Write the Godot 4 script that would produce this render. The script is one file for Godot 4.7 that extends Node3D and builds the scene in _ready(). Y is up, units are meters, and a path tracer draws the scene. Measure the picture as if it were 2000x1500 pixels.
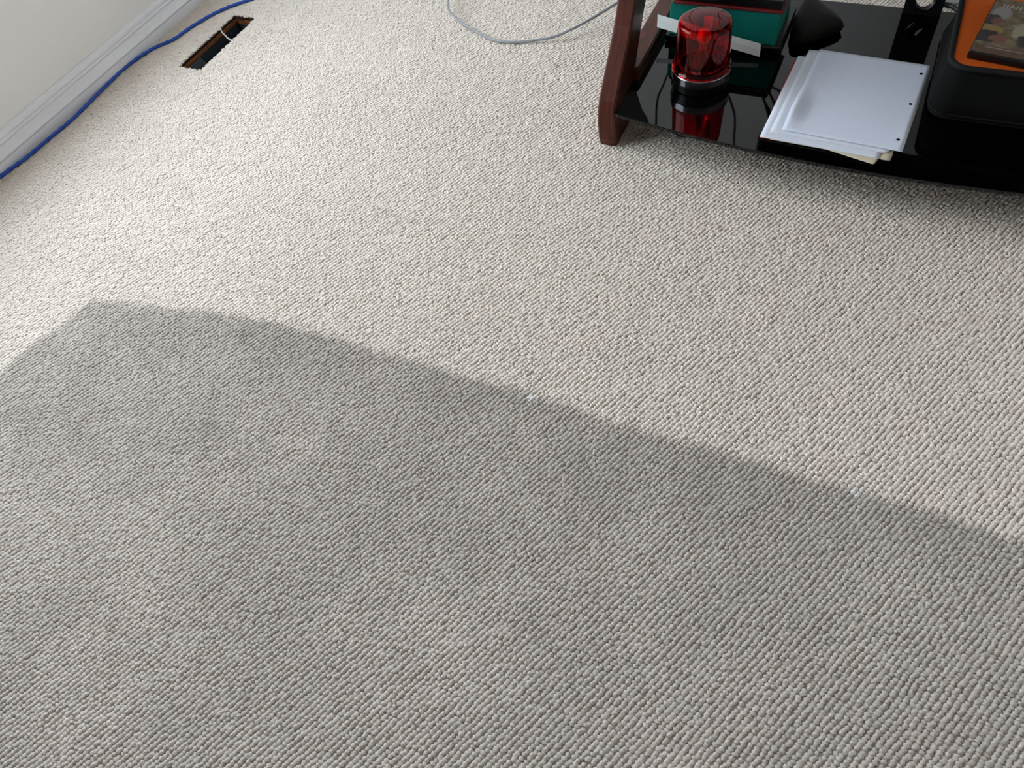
extends Node3D
# A corner of a carpeted room seen from standing height: berber loop carpet with one uncleaned strip, a white
# baseboard with a blue cable, an open floor vent, and the end of a wood and black glass television stand.
# Metres, y up. Left wall face x = 0, carpet backing y = 0, the stand stands near the back wall (negative z).

const SHELF := 0.09          # top face of the glass shelf
const BACK_Z := -2.04       # face of the back wall
const RIGHT_X := 3.8
const FRONT_Z := 2.6
const CEIL_Y := 2.45
const VENT := Rect2(0.170, -1.560, 0.075, 0.258)   # x, z, width, length of the cut-out

var taken := {}

func _ready() -> void:
	# ---------------------------------------------------------------- camera
	var cam := Camera3D.new()
	cam.name = "camera"
	add_child(cam)
	cam.transform = Transform3D(Basis(Vector3(0.906415, -0.125407, -0.403342), Vector3(-0.265, 0.574757, -0.774228), Vector3(0.328918, 0.808658, 0.487735)).orthonormalized(), Vector3(1.891997, 1.047056, 0.0))
	cam.fov = 53.995
	cam.near = 0.02
	cam.current = true
	# ---------------------------------------------------------------- sky and exposure
	var sky_mat := ProceduralSkyMaterial.new()
	sky_mat.sky_top_color = Color(0.88, 0.925, 0.98)
	sky_mat.sky_horizon_color = Color(0.95, 0.965, 0.985)
	sky_mat.ground_horizon_color = Color(0.62, 0.61, 0.60)
	sky_mat.ground_bottom_color = Color(0.47, 0.46, 0.45)
	sky_mat.sun_angle_max = 1.0
	var sky := Sky.new()
	sky.sky_material = sky_mat
	var env := Environment.new()
	env.background_mode = Environment.BG_SKY
	env.sky = sky
	env.background_energy_multiplier = 8.0
	env.tonemap_mode = Environment.TONE_MAPPER_LINEAR
	env.tonemap_exposure = 1.16
	env.sdfgi_enabled = true
	env.ssao_enabled = true
	env.ssil_enabled = true
	var we := WorldEnvironment.new()
	we.name = "world"
	we.environment = env
	add_child(we)
	# ---------------------------------------------------------------- the place
	make_materials()
	build_room()
	build_carpet()
	build_vent()
	build_stand()
	build_beacon()
	build_shelf_things()
	build_papers()
	build_bag()
	build_cables()

# ==================================================================== naming helpers

func numbered(called: String) -> String:
	if not taken.has(called):
		taken[called] = 0
		return called
	taken[called] += 1
	return "%s_%03d" % [called, taken[called]]

func tag(o: Node, label: String, category: String, group := "", kind := "") -> void:
	o.set_meta("label", label)
	o.set_meta("category", category)
	if group != "":
		o.set_meta("group", group)
	if kind != "":
		o.set_meta("kind", kind)

func thing(called: String, label: String, category: String, at := Vector3.ZERO, turn := 0.0, group := "") -> Node3D:
	var o := Node3D.new()
	o.name = numbered(called)
	add_child(o, true)
	o.position = at
	o.rotation.y = turn
	tag(o, label, category, group)
	return o

func put(called: String, st: SurfaceTool, mat: Material, parent: Node = null) -> MeshInstance3D:
	var m := MeshInstance3D.new()
	m.mesh = st.commit()
	m.material_override = mat
	m.cast_shadow = GeometryInstance3D.SHADOW_CASTING_SETTING_ON
	if parent == null:
		m.name = numbered(called)
		add_child(m, true)
	else:
		m.name = called
		parent.add_child(m, true)
	return m

# ==================================================================== shape helpers

func begin(smooth := false) -> SurfaceTool:
	var st := SurfaceTool.new()
	st.begin(Mesh.PRIMITIVE_TRIANGLES)
	st.set_smooth_group(0 if smooth else -1)
	return st

func done(st: SurfaceTool) -> SurfaceTool:
	st.generate_normals()
	return st

# one triangle whose front looks along «out»
func tri(st: SurfaceTool, a: Vector3, b: Vector3, c: Vector3, out: Vector3) -> void:
	var v := [a, b, c]
	if (b - a).cross(c - a).dot(out) > 0.0:
		v = [a, c, b]
	for p in v:
		st.add_vertex(p)

func quad(st: SurfaceTool, a: Vector3, b: Vector3, c: Vector3, d: Vector3, out: Vector3) -> void:
	tri(st, a, b, c, out)
	tri(st, a, c, d, out)

func cbox(st: SurfaceTool, lo: Vector3, hi: Vector3, b := 0.0) -> void:
	var mid := (lo + hi) * 0.5
	var h := (hi - lo) * 0.5
	b = minf(b, minf(h.x, minf(h.y, h.z)) * 0.95)
	for ax in 3:
		var u := (ax + 1) % 3
		var w := (ax + 2) % 3
		for s in [-1.0, 1.0]:
			var p := []
			for k in [[-1, -1], [1, -1], [1, 1], [-1, 1]]:
				var q := Vector3.ZERO
				q[ax] = s * h[ax]
				q[u] = k[0] * (h[u] - b)
				q[w] = k[1] * (h[w] - b)
				p.append(mid + q)
			var n := Vector3.ZERO
			n[ax] = s
			quad(st, p[0], p[1], p[2], p[3], n)
	if b <= 0.0:
		return
	for ax in 3:                                      # twelve chamfers
		var u := (ax + 1) % 3
		var w := (ax + 2) % 3
		for su in [-1.0, 1.0]:
			for sw in [-1.0, 1.0]:
				var p := []
				for k in [[-1, 0], [1, 0], [1, 1], [-1, 1]]:
					var q := Vector3.ZERO
					q[ax] = k[0] * (h[ax] - b)
					q[u] = su * (h[u] - (b if k[1] == 1 else 0.0))
					q[w] = sw * (h[w] - (0.0 if k[1] == 1 else b))
					p.append(mid + q)
				var n := Vector3.ZERO
				n[u] = su
				n[w] = sw
				quad(st, p[0], p[1], p[2], p[3], n)
	for sx in [-1.0, 1.0]:
		for sy in [-1.0, 1.0]:
			for sz in [-1.0, 1.0]:
				var s := Vector3(sx, sy, sz)
				tri(st, mid + s * (h - Vector3(0, b, b)), mid + s * (h - Vector3(b, 0, b)), mid + s * (h - Vector3(b, b, 0)), s)

# a tube of changing radius along points, closed at its ends
func tube(st: SurfaceTool, pts: PackedVector3Array, r: float, seg := 8, flat := 1.0, lobes := 0.0, twist := 0.0) -> void:
	var rings := []
	var side := Vector3.RIGHT
	var run := 0.0
	for i in pts.size():
		var t := (pts[mini(i + 1, pts.size() - 1)] - pts[maxi(i - 1, 0)]).normalized()
		var up := Vector3.UP if absf(t.y) < 0.95 else Vector3.FORWARD
		side = t.cross(up).normalized()
		up = side.cross(t).normalized()
		if i > 0:
			run += pts[i].distance_to(pts[i - 1])
		var ring := []
		for k in seg:
			var a := TAU * k / seg
			var rr := r * (1.0 + lobes * cos(2.0 * (a + run * twist)))
			ring.append(pts[i] + side * cos(a) * rr + up * sin(a) * rr * flat)
		rings.append(ring)
	for i in pts.size() - 1:
		for k in seg:
			var k2 := (k + 1) % seg
			var mid: Vector3 = (rings[i][k] + rings[i][k2]) * 0.5 - pts[i]
			quad(st, rings[i][k], rings[i][k2], rings[i + 1][k2], rings[i + 1][k], mid)
	for e in [0, pts.size() - 1]:
		var o: Vector3 = pts[0] - pts[1] if e == 0 else pts[e] - pts[e - 1]
		for k in seg:
			tri(st, pts[e], rings[e][k], rings[e][(k + 1) % seg], o)

func smooth_path(raw: Array, per := 6) -> PackedVector3Array:
	var c := Curve3D.new()
	for i in raw.size():
		var prev: Vector3 = raw[maxi(i - 1, 0)]
		var next: Vector3 = raw[mini(i + 1, raw.size() - 1)]
		var t := (next - prev) / 6.0
		c.add_point(raw[i], -t, t)
	var outp := PackedVector3Array()
	for i in raw.size() - 1:
		for k in per:
			outp.append(c.sample(i, float(k) / per))
	outp.append(raw[raw.size() - 1])
	return outp

# profile of (radius, height) turned about y; a closed profile has its last point equal to its first
func lathe(st: SurfaceTool, prof: Array, seg := 48, at := Vector3.ZERO, sharp := false) -> void:
	for i in prof.size() - 1:
		if sharp:
			st.set_smooth_group(i + 1)
		var a: Vector2 = prof[i]
		var b: Vector2 = prof[i + 1]
		var d := b - a
		for k in seg:
			var t0 := TAU * k / seg
			var t1 := TAU * (k + 1) / seg
			var c0 := Vector3(cos(t0), 0, sin(t0))
			var c1 := Vector3(cos(t1), 0, sin(t1))
			var cm := (c0 + c1).normalized()
			var n := cm * d.y + Vector3(0, -d.x, 0)   # profiles run upwards on the outside
			var p0 := at + c0 * a.x + Vector3(0, a.y, 0)
			var p1 := at + c1 * a.x + Vector3(0, a.y, 0)
			var q0 := at + c0 * b.x + Vector3(0, b.y, 0)
			var q1 := at + c1 * b.x + Vector3(0, b.y, 0)
			if a.x > 1e-6:
				tri(st, p0, p1, q1, n)
			if b.x > 1e-6:
				tri(st, p0, q1, q0, n)

# a convex or concave outline (x, y) given thickness along «axis», its rim bevelled by b
func slab(st: SurfaceTool, poly: PackedVector2Array, lo: float, hi: float, b: float, put_at: Callable) -> void:
	if not Geometry2D.is_polygon_clockwise(poly):
		var rev := poly.duplicate()
		rev.reverse()
		poly = rev
	var inner := PackedVector2Array()
	var n := poly.size()
	for i in n:
		var e0 := (poly[i] - poly[(i + n - 1) % n]).normalized()
		var e1 := (poly[(i + 1) % n] - poly[i]).normalized()
		var m := Vector2(e0.y, -e0.x) + Vector2(e1.y, -e1.x)
		m = m.normalized() / maxf(0.5, sqrt((1.0 + e0.dot(e1)) * 0.5))
		inner.append(poly[i] + m * b)
	var test := 1.0
	if absf(_area(inner)) > absf(_area(poly)):
		test = -1.0
		for i in n:
			inner[i] = poly[i] - (inner[i] - poly[i])
	var z0: Vector3 = put_at.call(Vector2.ZERO, 0.0)
	var zdir: Vector3 = put_at.call(Vector2.ZERO, 1.0) - z0
	var idx := Geometry2D.triangulate_polygon(inner)
	for s in [[lo, -1.0], [hi, 1.0]]:
		for i in range(0, idx.size(), 3):
			tri(st, put_at.call(inner[idx[i]], s[0]), put_at.call(inner[idx[i + 1]], s[0]), put_at.call(inner[idx[i + 2]], s[0]), zdir * s[1])
	for i in n:
		var j := (i + 1) % n
		var mid := (poly[i] + poly[j]) * 0.5
		var off := mid - (inner[i] + inner[j]) * 0.5
		if b <= 0.0:
			var e := (poly[j] - poly[i]).normalized()
			off = Vector2(-e.y, e.x)
			if Geometry2D.is_point_in_polygon(mid + off * 1e-4, poly):
				off = -off
		var out: Vector3 = put_at.call(off, 0.0) - z0
		quad(st, put_at.call(poly[i], lo + b), put_at.call(poly[j], lo + b), put_at.call(poly[j], hi - b), put_at.call(poly[i], hi - b), out)
		if b > 0.0:
			quad(st, put_at.call(poly[i], lo + b), put_at.call(poly[j], lo + b), put_at.call(inner[j], lo), put_at.call(inner[i], lo), out.normalized() - zdir)
			quad(st, put_at.call(poly[i], hi - b), put_at.call(poly[j], hi - b), put_at.call(inner[j], hi), put_at.call(inner[i], hi), out.normalized() + zdir)

func _area(p: PackedVector2Array) -> float:
	var a := 0.0
	for i in p.size():
		a += p[i].cross(p[(i + 1) % p.size()])
	return a * 0.5

func flat_xz(p: Vector2, h: float) -> Vector3:
	return Vector3(p.x, h, p.y)

func round_poly(w: float, d: float, r: float, seg := 5) -> PackedVector2Array:
	var p := PackedVector2Array()
	for c in [[w - r, d - r, 0.0], [r, d - r, 90.0], [r, r, 180.0], [w - r, r, 270.0]]:
		for i in seg + 1:
			var a := deg_to_rad(c[2] + 90.0 * i / seg)
			p.append(Vector2(c[0] + r * cos(a), c[1] + r * sin(a)))
	return p

# ==================================================================== materials

var M := {}

func mat(called: String, c: Color, rough := 0.8, metal := 0.0, spec := 0.5) -> StandardMaterial3D:
	var m := StandardMaterial3D.new()
	m.resource_name = called
	m.albedo_color = c
	m.roughness = rough
	m.metallic = metal
	m.metallic_specular = spec
	M[called] = m
	return m

func noise_tex(freq: float, a: Color, b: Color, size := 256, stretch := Vector2.ONE, sd := 1) -> ImageTexture:
	var n := FastNoiseLite.new()
	n.seed = sd
	n.frequency = 1.0
	n.fractal_octaves = 4
	var im := Image.create(size, size, false, Image.FORMAT_RGB8)
	for y in size:
		for x in size:
			var u := float(x) / size
			var v := float(y) / size
			# seamless: blend of shifted copies
			var k := func(uu: float, vv: float) -> float: return n.get_noise_2d(uu * freq * stretch.x, vv * freq * stretch.y)
			var s: float = lerpf(lerpf(k.call(u, v), k.call(u - 1.0, v), u), lerpf(k.call(u, v - 1.0), k.call(u - 1.0, v - 1.0), u), v)
			im.set_pixel(x, y, a.lerp(b, clampf(0.5 + s * 1.1, 0.0, 1.0)))
	im.generate_mipmaps()
	return ImageTexture.create_from_image(im)

func make_materials() -> void:
	var w := mat("wall_paint", Color(0.935, 0.93, 0.915), 0.75)
	w.uv1_triplanar = true
	w.uv1_world_triplanar = true
	w.uv1_scale = Vector3(9, 9, 9)
	w.heightmap_enabled = true
	w.heightmap_texture = noise_tex(60.0, Color(0.3, 0.3, 0.3), Color(0.7, 0.7, 0.7), 256, Vector2.ONE, 4)
	w.heightmap_scale = 0.02
	mat("taupe_paint", Color(0.84, 0.82, 0.79), 0.85)
	mat("ceiling_paint", Color(0.95, 0.95, 0.94), 0.9)
	mat("trim_paint", Color(0.955, 0.962, 0.972), 0.22)
	mat("backing", Color(0.60, 0.565, 0.52), 0.95)
	var l := mat("loop_yarn", Color(1, 1, 1), 0.95, 0.0, 0.2)
	l.vertex_color_use_as_albedo = true
	var wd := mat("cherry_wood", Color(1, 1, 1), 0.42, 0.0, 0.35)
	wd.albedo_texture = noise_tex(5.0, Color(0.19, 0.066, 0.028), Color(0.38, 0.155, 0.07), 256, Vector2(6.0, 1.0), 11)
	wd.uv1_triplanar = true
	wd.uv1_world_triplanar = true
	wd.uv1_scale = Vector3(4, 2.2, 4)
	wd.clearcoat_enabled = true
	wd.clearcoat = 0.15
	wd.clearcoat_roughness = 0.22
	mat("black_glass", Color(0.008, 0.008, 0.009), 0.03)
	mat("black_paint", Color(0.02, 0.02, 0.02), 0.45)
	mat("black_plastic", Color(0.018, 0.018, 0.02), 0.35)
	mat("screen_black", Color(0.012, 0.012, 0.013), 0.15)
	mat("chrome", Color(0.62, 0.62, 0.63), 0.2, 1.0)
	mat("steel_duct", Color(0.30, 0.34, 0.37), 0.5, 0.6)
	var raw := mat("raw_wood", Color(1, 1, 1), 0.85)
	raw.albedo_texture = noise_tex(4.0, Color(0.42, 0.22, 0.10), Color(0.66, 0.40, 0.20), 128, Vector2(1.0, 5.0), 21)
	raw.uv1_triplanar = true
	raw.uv1_scale = Vector3(8, 8, 8)
	mat("carpet_edge", Color(0.34, 0.25, 0.17), 0.95)
	mat("pad_brown", Color(0.20, 0.13, 0.08), 0.95)
	mat("galvanised", Color(0.50, 0.54, 0.57), 0.5, 0.5)
	mat("white_yarn", Color(0.82, 0.80, 0.76), 0.9)
	mat("blue_jacket", Color(0.09, 0.31, 0.72), 0.4)
	mat("grey_jacket", Color(0.56, 0.57, 0.58), 0.4)
	mat("black_jacket", Color(0.02, 0.02, 0.022), 0.4)
	mat("teal_card", Color(0.03, 0.45, 0.40), 0.8, 0.0, 0.3)
	mat("red_cover", Color(0.42, 0.035, 0.05), 0.5)
	mat("red_folder", Color(0.72, 0.03, 0.08), 0.55)
	mat("white_card", Color(0.80, 0.82, 0.80), 0.65)
	mat("cream_card", Color(0.80, 0.77, 0.66), 0.7)
	mat("paper", Color(0.85, 0.87, 0.90), 0.85)
	mat("cream_paper", Color(0.82, 0.77, 0.66), 0.85)
	mat("black_fabric", Color(0.06, 0.06, 0.055), 0.9, 0.0, 0.25)
	mat("black_piping", Color(0.09, 0.09, 0.09), 0.75, 0.0, 0.3)
	mat("black_leather", Color(0.10, 0.09, 0.075), 0.65, 0.0, 0.3)
	mat("orange_lining", Color(0.76, 0.33, 0.07), 0.75, 0.0, 0.3)
	mat("glass_rim", Color(0.10, 0.13, 0.12), 0.1)
	var rd := mat("red_lens", Color(0.95, 0.03, 0.04, 0.0), 0.03)
	rd.refraction_enabled = true
	rd.refraction_scale = 0.035
	mat("bulb", Color(0.9, 0.88, 0.85), 0.12)
	mat("reflector", Color(0.85, 0.85, 0.86), 0.1, 1.0)
	var pane := mat("window_glass", Color(1, 1, 1, 0.04), 0.0)
	pane.transparency = BaseMaterial3D.TRANSPARENCY_ALPHA
	pane.cull_mode = BaseMaterial3D.CULL_DISABLED

# ==================================================================== the room

func structure(called: String, st: SurfaceTool, m: Material, label: String, category: String) -> MeshInstance3D:
	var o := put(called, done(st), m)
	tag(o, label, category, "", "structure")
	return o

# a wall in the plane of axis 0 (x) or 2 (z) with one rectangular opening
func holed_wall(st: SurfaceTool, ax: int, lo: Vector3, hi: Vector3, o_lo: Vector2, o_hi: Vector2) -> void:
	var u := 2 if ax == 0 else 0
	for part in 4:
		var a := lo
		var b := hi
		if part == 0:
			b[u] = o_lo.x
		elif part == 1:
			a[u] = o_hi.x
		elif part == 2:
			a[u] = o_lo.x
			b[u] = o_hi.x
			b.y = o_lo.y
		else:
			a[u] = o_lo.x
			b[u] = o_hi.x
			a.y = o_hi.y
		cbox(st, a, b)

const WIN_L_LO := Vector2(-1.65, 0.34)     # z, y of the opening in the left wall
const WIN_B_LO := Vector2(2.75, 0.85)      # x, y of the opening in the back wall
const WIN_B_HI := Vector2(3.60, 2.10)
const WIN_L_HI := Vector2(0.15, 2.10)

func build_room() -> void:
	var st := begin()
	holed_wall(st, 0, Vector3(-0.14, -0.02, BACK_Z - 0.14), Vector3(0, CEIL_Y, FRONT_Z + 0.14), WIN_L_LO, WIN_L_HI)
	structure("wall_left", st, M.wall_paint, "pale grey painted wall above the white baseboard", "wall")
	st = begin()
	holed_wall(st, 2, Vector3(0, -0.02, BACK_Z - 0.14), Vector3(RIGHT_X, CEIL_Y, BACK_Z), WIN_B_LO, WIN_B_HI)
	structure("wall_back", st, M.wall_paint, "pale painted wall behind the stand", "wall")
	st = begin()
	cbox(st, Vector3(RIGHT_X, -0.02, BACK_Z - 0.14), Vector3(RIGHT_X + 0.14, CEIL_Y, FRONT_Z + 0.14))
	structure("wall_right", st, M.taupe_paint, "pale painted wall on the far right of the room", "wall")
	st = begin()
	cbox(st, Vector3(0, -0.02, FRONT_Z), Vector3(RIGHT_X, CEIL_Y, FRONT_Z + 0.14))
	structure("wall_front", st, M.taupe_paint, "pale painted wall behind the viewer", "wall")
	st = begin()
	cbox(st, Vector3(-0.14, CEIL_Y, BACK_Z - 0.14), Vector3(RIGHT_X + 0.14, CEIL_Y + 0.12, FRONT_Z + 0.14))
	structure("ceiling", st, M.ceiling_paint, "plain white ceiling of the room", "ceiling")
	# windows
	build_window("window_2", 2, BACK_Z, BACK_Z - 0.14, WIN_B_LO, WIN_B_HI, "white framed window in the back wall right of the stand")
	build_window("window_1", 0, 0.0, -0.14, WIN_L_LO, WIN_L_HI, "white framed window in the left wall above the vent")
	# baseboards, a moulded profile of (distance from the wall, height)
	var prof := PackedVector2Array([Vector2(0, 0), Vector2(0.0190, 0), Vector2(0.0190, 0.0275), Vector2(0.0150, 0.0283), Vector2(0.0150, 0.0303), Vector2(0.0188, 0.0315), Vector2(0.0182, 0.0335), Vector2(0.0145, 0.0385), Vector2(0.0110, 0.0450), Vector2(0.0085, 0.0525), Vector2(0.0060, 0.0545), Vector2(0.0060, 0.0562), Vector2(0.0112, 0.0572), Vector2(0.0116, 0.0600), Vector2(0.0100, 0.0622), Vector2(0.0052, 0.0635), Vector2(0.0052, 0.0655), Vector2(0.0080, 0.0670), Vector2(0.0078, 0.0725), Vector2(0.0066, 0.0765), Vector2(0.0030, 0.0795), Vector2(0, 0.0803)])
	st = begin()
	slab(st, prof, BACK_Z, FRONT_Z, 0.0, func(p: Vector2, t: float) -> Vector3: return Vector3(p.x, p.y, t))
	structure("baseboard_left", st, M.trim_paint, "white moulded baseboard along the left wall", "baseboard")
	st = begin()
	slab(st, prof, 0.0156, RIGHT_X, 0.0, func(p: Vector2, t: float) -> Vector3: return Vector3(t, p.y, BACK_Z + p.x))
	structure("baseboard_back", st, M.trim_paint, "white moulded baseboard behind the stand", "baseboard")
	# floor slab of carpet backing with the vent cut-out left open
	st = begin()
	var x0 := -0.14
	var x1 := RIGHT_X + 0.14
	var z0 := BACK_Z - 0.14
	var z1 := FRONT_Z + 0.14
	var vx1 := VENT.position.x + VENT.size.x
	var vz1 := VENT.position.y + VENT.size.y
	cbox(st, Vector3(x0, -0.008, z0), Vector3(VENT.position.x, 0, z1))
	cbox(st, Vector3(vx1, -0.012, z0), Vector3(x1, 0, z1))
	cbox(st, Vector3(VENT.position.x, -0.012, z0), Vector3(vx1, 0, VENT.position.y))
	cbox(st, Vector3(VENT.position.x, -0.012, vz1), Vector3(vx1, 0, z1))
	structure("floor", st, M.backing, "carpeted floor of off-white looped berber with a darker soiled strip", "floor")

func build_window(called: String, ax: int, face: float, outer: float, lo: Vector2, hi: Vector2, label: String) -> void:
	var w := Node3D.new()
	w.name = called
	add_child(w)
	tag(w, label, "window", "", "structure")
	var mid := (face + outer) * 0.5
	var at := func(u: float, y: float, d: float) -> Vector3: return Vector3(mid + d, y, u) if ax == 0 else Vector3(u, y, mid + d)
	var t := 0.045
	var c := (lo.x + hi.x) * 0.5
	var st := begin()
	for r in [[lo.x, lo.y, hi.x, lo.y + t], [lo.x, hi.y - t, hi.x, hi.y], [lo.x, lo.y + t, lo.x + t, hi.y - t], [hi.x - t, lo.y + t, hi.x, hi.y - t], [c - t * 0.5, lo.y + t, c + t * 0.5, hi.y - t]]:
		cbox(st, at.call(r[0], r[1], -0.03), at.call(r[2], r[3], 0.03), 0.004)
	put("frame", done(st), M.trim_paint, w)
	for k in 2:
		st = begin()
		var a := lo.x + t if k == 0 else c + t * 0.5
		var b := c - t * 0.5 if k == 0 else hi.x - t
		quad(st, at.call(a, lo.y + t, 0.0), at.call(b, lo.y + t, 0.0), at.call(b, hi.y - t, 0.0), at.call(a, hi.y - t, 0.0), at.call(0, 0, signf(face - outer)) - at.call(0, 0, 0))
		put("pane", done(st), M.window_glass, w)

# ==================================================================== carpet

var blot := FastNoiseLite.new()
var fine := FastNoiseLite.new()

# how soiled the pile is at a point: 0 clean, 1 right at the edge of the uncleaned strip
func soil(x: float, z: float) -> float:
	var zb := -0.621 + 0.006 * fine.get_noise_2d(x * 5.0, 3.0) + 0.005 * fine.get_noise_2d(x * 22.0, 9.0)
	if x < 1.1:
		zb += 0.075 * pow((1.1 - x) / 0.54, 1.6)
	var xl := 0.553 + (z + 0.547) * -0.24 + 0.01 * fine.get_noise_2d(z * 9.0, 31.0)
	var d := minf(z - zb, (x - xl) * 0.97)
	var s := smoothstep(-0.010, 0.014, d)
	return s

func yarn_color(x: float, z: float) -> Color:
	var s := soil(x, z)
	var b := blot.get_noise_2d(x * 3.2, z * 3.2)
	var b2 := blot.get_noise_2d(x * 9.0 + 40.0, z * 9.0)
	var c := Color(0.757, 0.684, 0.600)
	c = c * (1.0 + 0.035 * b + 0.02 * b2)
	if s > 0.0:
		var away := clampf((z + 0.60) / 0.45, 0.0, 1.0)
		var dark := lerpf(0.635, 0.73, away) + 0.07 * b + 0.035 * b2
		var soiled := Color(c.r * dark, c.g * dark * 1.005, c.b * dark * 1.015)
		c = c.lerp(soiled, s)
	var pink := clampf((blot.get_noise_2d(x * 7.0 - 90.0, z * 7.0 + 15.0) - 0.22) * 2.2, 0.0, 1.0) * clampf((x - 1.0) / 0.9, 0.0, 1.0)
	c = Color(c.r * (1.0 + 0.015 * pink), c.g * (1.0 - 0.03 * pink), c.b * (1.0 - 0.02 * pink))
	for spot in [Vector3(1.509, 0.009, -0.615), Vector3(2.028, 0.009, -0.6185)]:
		var q = Vector2(x - spot.x, z - spot.z).length() / spot.y
		if q < 1.0:
			c = c.lerp(Color(0.80, 0.78, 0.75), 0.75)
	if Vector2(x - 1.186, z + 1.532).length() < 0.006:
		c = c * 0.7
	return c

# one loop of yarn: a hump drawn out along its row, with the grooves of its twisted plies
func loop_mesh(sd: int) -> ArrayMesh:
	var rng := RandomNumberGenerator.new()
	rng.seed = sd
	var lean := rng.randf_range(-0.12, 0.12)
	var skew := rng.randf_range(-0.10, 0.10)
	var seg := 16
	var rings := 6
	var st := begin(true)
	var rows := []
	for j in rings + 1:
		var ph := -0.30 + (PI * 0.5 + 0.30) * j / rings
		var row := []
		for k in seg:
			var a := TAU * k / seg
			var x := cos(a) * cos(ph)
			var z := sin(a) * cos(ph)
			var y := sin(ph)
			var groove := 1.0 + 0.085 * cos(7.5 * (z * 0.75 + x * 0.6) + sd * 1.7) * (0.35 + 0.65 * cos(ph))
			var belly := 1.0 + 0.10 * sin(2.0 * a + sd) * cos(ph)
			row.append(Vector3(x * groove * belly * 0.5 + lean * maxf(y, 0.0) * 0.5, 0.40 + y * 0.60 * groove, z * groove * 0.5 + skew * x))
		rows.append(row)
	for j in rings:
		for k in seg:
			var k2 := (k + 1) % seg
			var o: Vector3 = (rows[j][k] + rows[j + 1][k2]) * 0.5 - Vector3(0, 0.2, 0)
			tri(st, rows[j][k], rows[j][k2], rows[j + 1][k2], o)
			if j < rings - 1:
				tri(st, rows[j][k], rows[j + 1][k2], rows[j + 1][k], o)
	st.generate_normals()
	return st.commit()

func build_carpet() -> void:
	blot.seed = 5
	blot.frequency = 1.0
	blot.fractal_octaves = 3
	fine.seed = 8
	fine.frequency = 1.0
	fine.fractal_octaves = 2
	var rng := RandomNumberGenerator.new()
	rng.seed = 77
	var row_dir := Vector2(0.405, -0.914).normalized()      # x, z: the rows run a little off the wall's line
	var across := Vector2(-row_dir.y, row_dir.x)            # towards +x
	var gauge := 0.0074
	var step := 0.0054
	var variants := 5
	var bufs := []
	for v in variants:
		bufs.append(PackedFloat32Array())
	var vent := VENT
	var lim := Rect2(0.016, -2.018, 3.4, 2.75)
	var c0 := Vector2(1.4, -0.8)
	var na := int(2.7 / gauge)
	var nb := int(2.7 / step)
	for i in range(-na, na):
		var wob := (0.5 * (i % 2) + rng.randfn(0.0, 0.12)) * step
		for k in range(-nb, nb):
			var p := c0 + across * (i * gauge) + row_dir * (k * step + wob)
			if not lim.has_point(p):
				continue
			p += across * (rng.randfn(0.0, 0.0005) + 0.0016 * fine.get_noise_2d(p.x * 14.0, p.y * 14.0)) + row_dir * rng.randfn(0.0, 0.0006)
			if vent.grow(0.0005 + 0.003 * rng.randf()).has_point(p):
				continue
			# nothing shows of the pile under the far right of the stand
			var sx := 0.0075 * rng.randf_range(0.86, 1.12)
			var sz := 0.0072 * rng.randf_range(0.84, 1.30)
			var sy := 0.0050 * rng.randf_range(0.78, 1.18)
			var yaw := atan2(row_dir.x, row_dir.y) + rng.randfn(0.0, 0.26)
			var tilt := rng.randfn(0.0, 0.12)
			var bs := Basis(Vector3.UP, yaw) * Basis(Vector3.RIGHT, tilt) * Basis.from_scale(Vector3(sx, sy, sz))
			var c := yarn_color(p.x, p.y)
			var g := rng.randf_range(0.95, 1.05)
			var bf: PackedFloat32Array = bufs[rng.randi() % variants]
			bf.append_array(PackedFloat32Array([bs.x.x, bs.y.x, bs.z.x, p.x, bs.x.y, bs.y.y, bs.z.y, -0.0021, bs.x.z, bs.y.z, bs.z.z, p.y, c.r * g, c.g * g, c.b * g, 1.0]))
	var fl := get_node("floor")
	for v in variants:
		var mm := MultiMesh.new()
		mm.transform_format = MultiMesh.TRANSFORM_3D
		mm.use_colors = true
		mm.mesh = loop_mesh(v + 1)
		var bf: PackedFloat32Array = bufs[v]
		mm.instance_count = bf.size() / 16
		mm.buffer = bf
		var mi := MultiMeshInstance3D.new()
		mi.name = "carpet_pile"
		mi.multimesh = mm
		mi.material_override = M.loop_yarn
		mi.set_meta("kind", "stuff")
		fl.add_child(mi, true)

# ==================================================================== floor vent

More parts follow.
